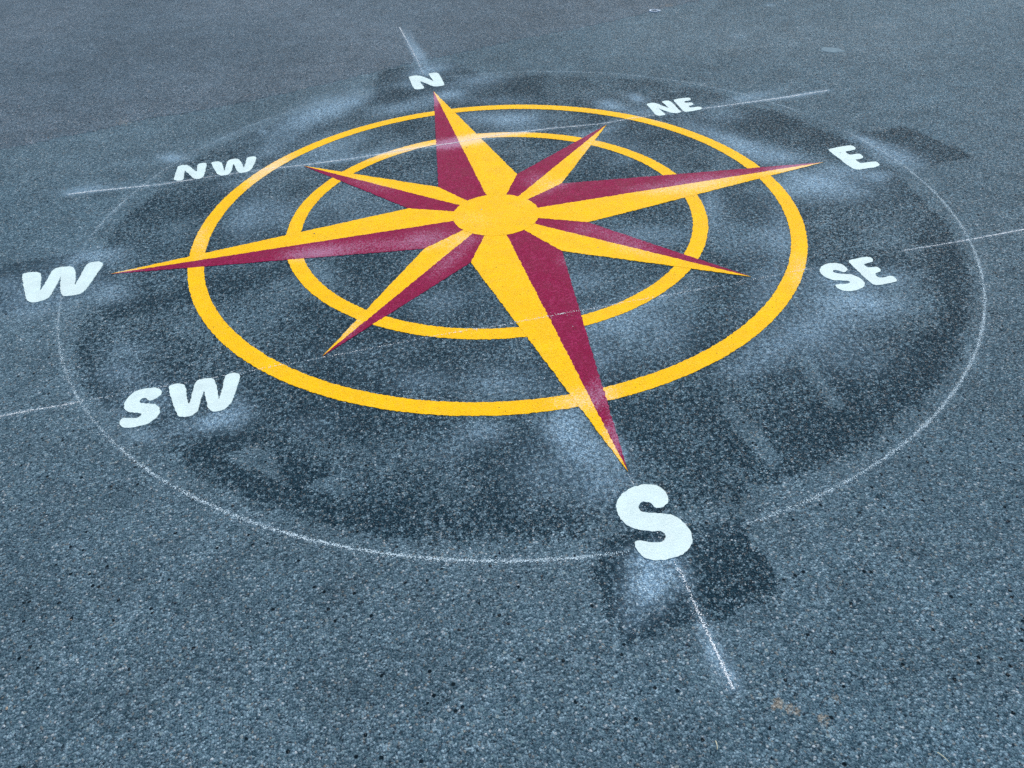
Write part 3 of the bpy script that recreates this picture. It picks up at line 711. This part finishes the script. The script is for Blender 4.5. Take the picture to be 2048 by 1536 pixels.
chalk_line(CHALK_WEST_EAST_UPPER, 'pale chalk line running across the top of the rose under the letters NW and NE', .0050, 3800)
chalk_line(CHALK_WEST_EAST_LOWER, 'thin broken chalk line running across the lower rose through the south point')
chalk_line(CHALK_NORTH_SOUTH, 'chalk line along the north-south axis, showing above the N and below the S')

# chalk circle: amount by compass bearing (degrees anticlockwise from east)
CIRC = [(-180, .25), (-172, .45), (-160, .6), (-150, .35), (-145, .5), (-135, .8), (-120, 1.0), (-105, 1.0), (-99, .8), (-97, .5), (-95.5, .04), (-86, .04), (-84.5, .45),
        (-72, .7), (-62, .9), (-45, .9), (-32, .9), (-22, .8), (-12, .7), (-2, .6), (6, .5), (10, .1), (18, .1), (21, .5), (30, .5), (40, .45), (55, .25), (70, .3), (85, .22), (95, .06), (110, .12), (125, .2), (140, .15), (150, .4), (165, .5), (170, .1), (178, .05), (180, .25)]
ca = np.linspace(-180, 180, 361)
cw = np.interp(ca, [c[0] for c in CIRC], [c[1] for c in CIRC])
rr = RINGS['ch'] + .004 * np.sin(np.radians(ca * 3))
circ = np.c_[CHALK_C[0] + rr * np.cos(np.radians(ca)), CHALK_C[1] + rr * np.sin(np.radians(ca)), cw]
o = chalk_line(circ, 'large rough white chalk circle drawn round the whole compass rose', .0065, 2300, .013)
o.data.materials[0] = M['chalk_faint']
o.name = 'chalk_circle'
o['category'] = 'chalk circle'

# ------------------------------------------------------------------ small litter
def splat(name, cx, cy, rx, ry, ang, h, mat, label, cat, hole=0.0):
    n = 36
    a = np.linspace(0, 2 * math.pi, n, endpoint=False)
    wob = 1 + .07 * np.sin(a * 3 + 1) + .06 * np.sin(a * 5 + 2) + .06 * np.sin(a * 9)
    prof = [(1.0, -.001), (.97, h * .5), (.86, h * .9), (.6, h), (.25, h * .95)] if not hole else [(1.0, -.001), (.98, h * .7), (.9, h), (hole + .08, h), (hole, h * .6), (hole - .02, -.001)]
    v, f = [], []
    z = float(ground_height(np.array([cx]), np.array([cy]))[0])
    for r, zz in prof:
        x, y = rx * r * wob * np.cos(a), ry * r * wob * np.sin(a)
        v += [(x[i] * math.cos(ang) - y[i] * math.sin(ang), x[i] * math.sin(ang) + y[i] * math.cos(ang), z + zz) for i in range(n)]
    for k in range(len(prof) - 1):
        for i in range(n):
            j = (i + 1) % n
            f.append((k * n + i, k * n + j, (k + 1) * n + j, (k + 1) * n + i))
    if not hole:
        f.append(tuple((len(prof) - 1) * n + i for i in range(n)))
    o = mesh_object(name, v, f, M[mat], None, True)
    o.location = (cx, cy, 0)
    return tag(o, label, cat)

splat('gum_spot', 2.385, 1.36, .066, .048, -.7, .0016, 'gum', 'pale flattened grey gum spot on bare asphalt, upper right', 'gum')
splat('pale_ring', 1.742, 2.535, .040, .030, -.4, .006, 'pale_plastic', 'small pale ring lying on the paving joint at the top edge', 'litter', .62)  # pale ring of plastic

def straw(x0, y0, x1, y1, label):
    r, n = .0011, 6
    d = Vector((x1 - x0, y1 - y0, 0))
    s = Vector((-d.y, d.x, 0)).normalized()
    v, f = [], []
    K = 7
    for k in range(K):
        t = k / (K - 1)
        c = Vector((x0, y0, .0035)) + d * t + s * (.0015 * math.sin(t * 3.1))
        rad = r * (1.0 - .5 * t)
        for i in range(n):
            q = i / n * 6.283
            v.append(tuple(c + s * rad * math.cos(q) + Vector((0, 0, rad * math.sin(q)))))
    for k in range(K - 1):
        for i in range(n):
            j = (i + 1) % n
            f.append((k * n + i, k * n + j, (k + 1) * n + j, (k + 1) * n + i))
    f += [tuple(range(n))[::-1], tuple((K - 1) * n + i for i in range(n))]
    return tag(mesh_object('straw', v, f, M['straw'], None, True), label, 'straw')

straw(.297, -2.342, .306, -2.364, 'longer dry straw on the asphalt at the bottom right corner')
straw(-.094, -2.212, -.099, -2.229, 'short dry straw bit near the bottom edge, right of centre')

# loose grit: too small and too many to count
ico = [(0, 0, 1), (.9, 0, .4), (.28, .85, .45), (-.72, .53, .42), (-.72, -.53, .4), (.28, -.85, .42), (.72, .53, -.4), (-.28, .85, -.4), (-.9, 0, -.42), (-.28, -.85, -.4), (.72, -.53, -.4), (0, 0, -1)]
icf = [(0, 1, 2), (0, 2, 3), (0, 3, 4), (0, 4, 5), (0, 5, 1), (1, 6, 2), (2, 7, 3), (3, 8, 4), (4, 9, 5), (5, 10, 1), (6, 7, 2), (7, 8, 3), (8, 9, 4), (9, 10, 5), (10, 6, 1), (11, 7, 6), (11, 8, 7), (11, 9, 8), (11, 10, 9), (11, 6, 10)]
gv, gf, gm = [], [], []
for q in range(2600):
    x, y = random.uniform(-2.6, 3.2), random.uniform(-2.45, 3.0)
    if math.hypot(x, y) < 1.56 and random.random() < .8:
        continue
    sz = random.choice([.0014, .0018, .0022, .0026, .0035 if random.random() < .3 else .002])
    z = float(np.interp(x, [p[0] for p in SEAM], [p[1] for p in SEAM]) < y) * FAR_Z
    rz = random.random() * 6.283
    kx, ky, kz = random.uniform(.7, 1.4), random.uniform(.7, 1.3), random.uniform(.5, .9)
    b = len(gv)
    for vx, vy, vz in ico:
        j = random.uniform(.85, 1.15) * sz
        ax, ay = vx * kx * j, vy * ky * j
        gv.append((x + ax * math.cos(rz) - ay * math.sin(rz), y + ax * math.sin(rz) + ay * math.cos(rz), z + .6 * sz + vz * kz * j))
    m = random.choices([0, 1, 2, 3], [4, 2, 1, 3])[0]
    gf += [tuple(b + i for i in t) for t in icf]
    gm += [m] * len(icf)
grit = mesh_object('loose_grit', gv, gf, M['grit0'])
for i in (1, 2, 3):
    grit.data.materials.append(M['grit%d' % i])
grit.data.polygons.foreach_set('material_index', gm)
tag(grit, 'loose grey grit scattered over the asphalt', 'grit', kind='stuff')
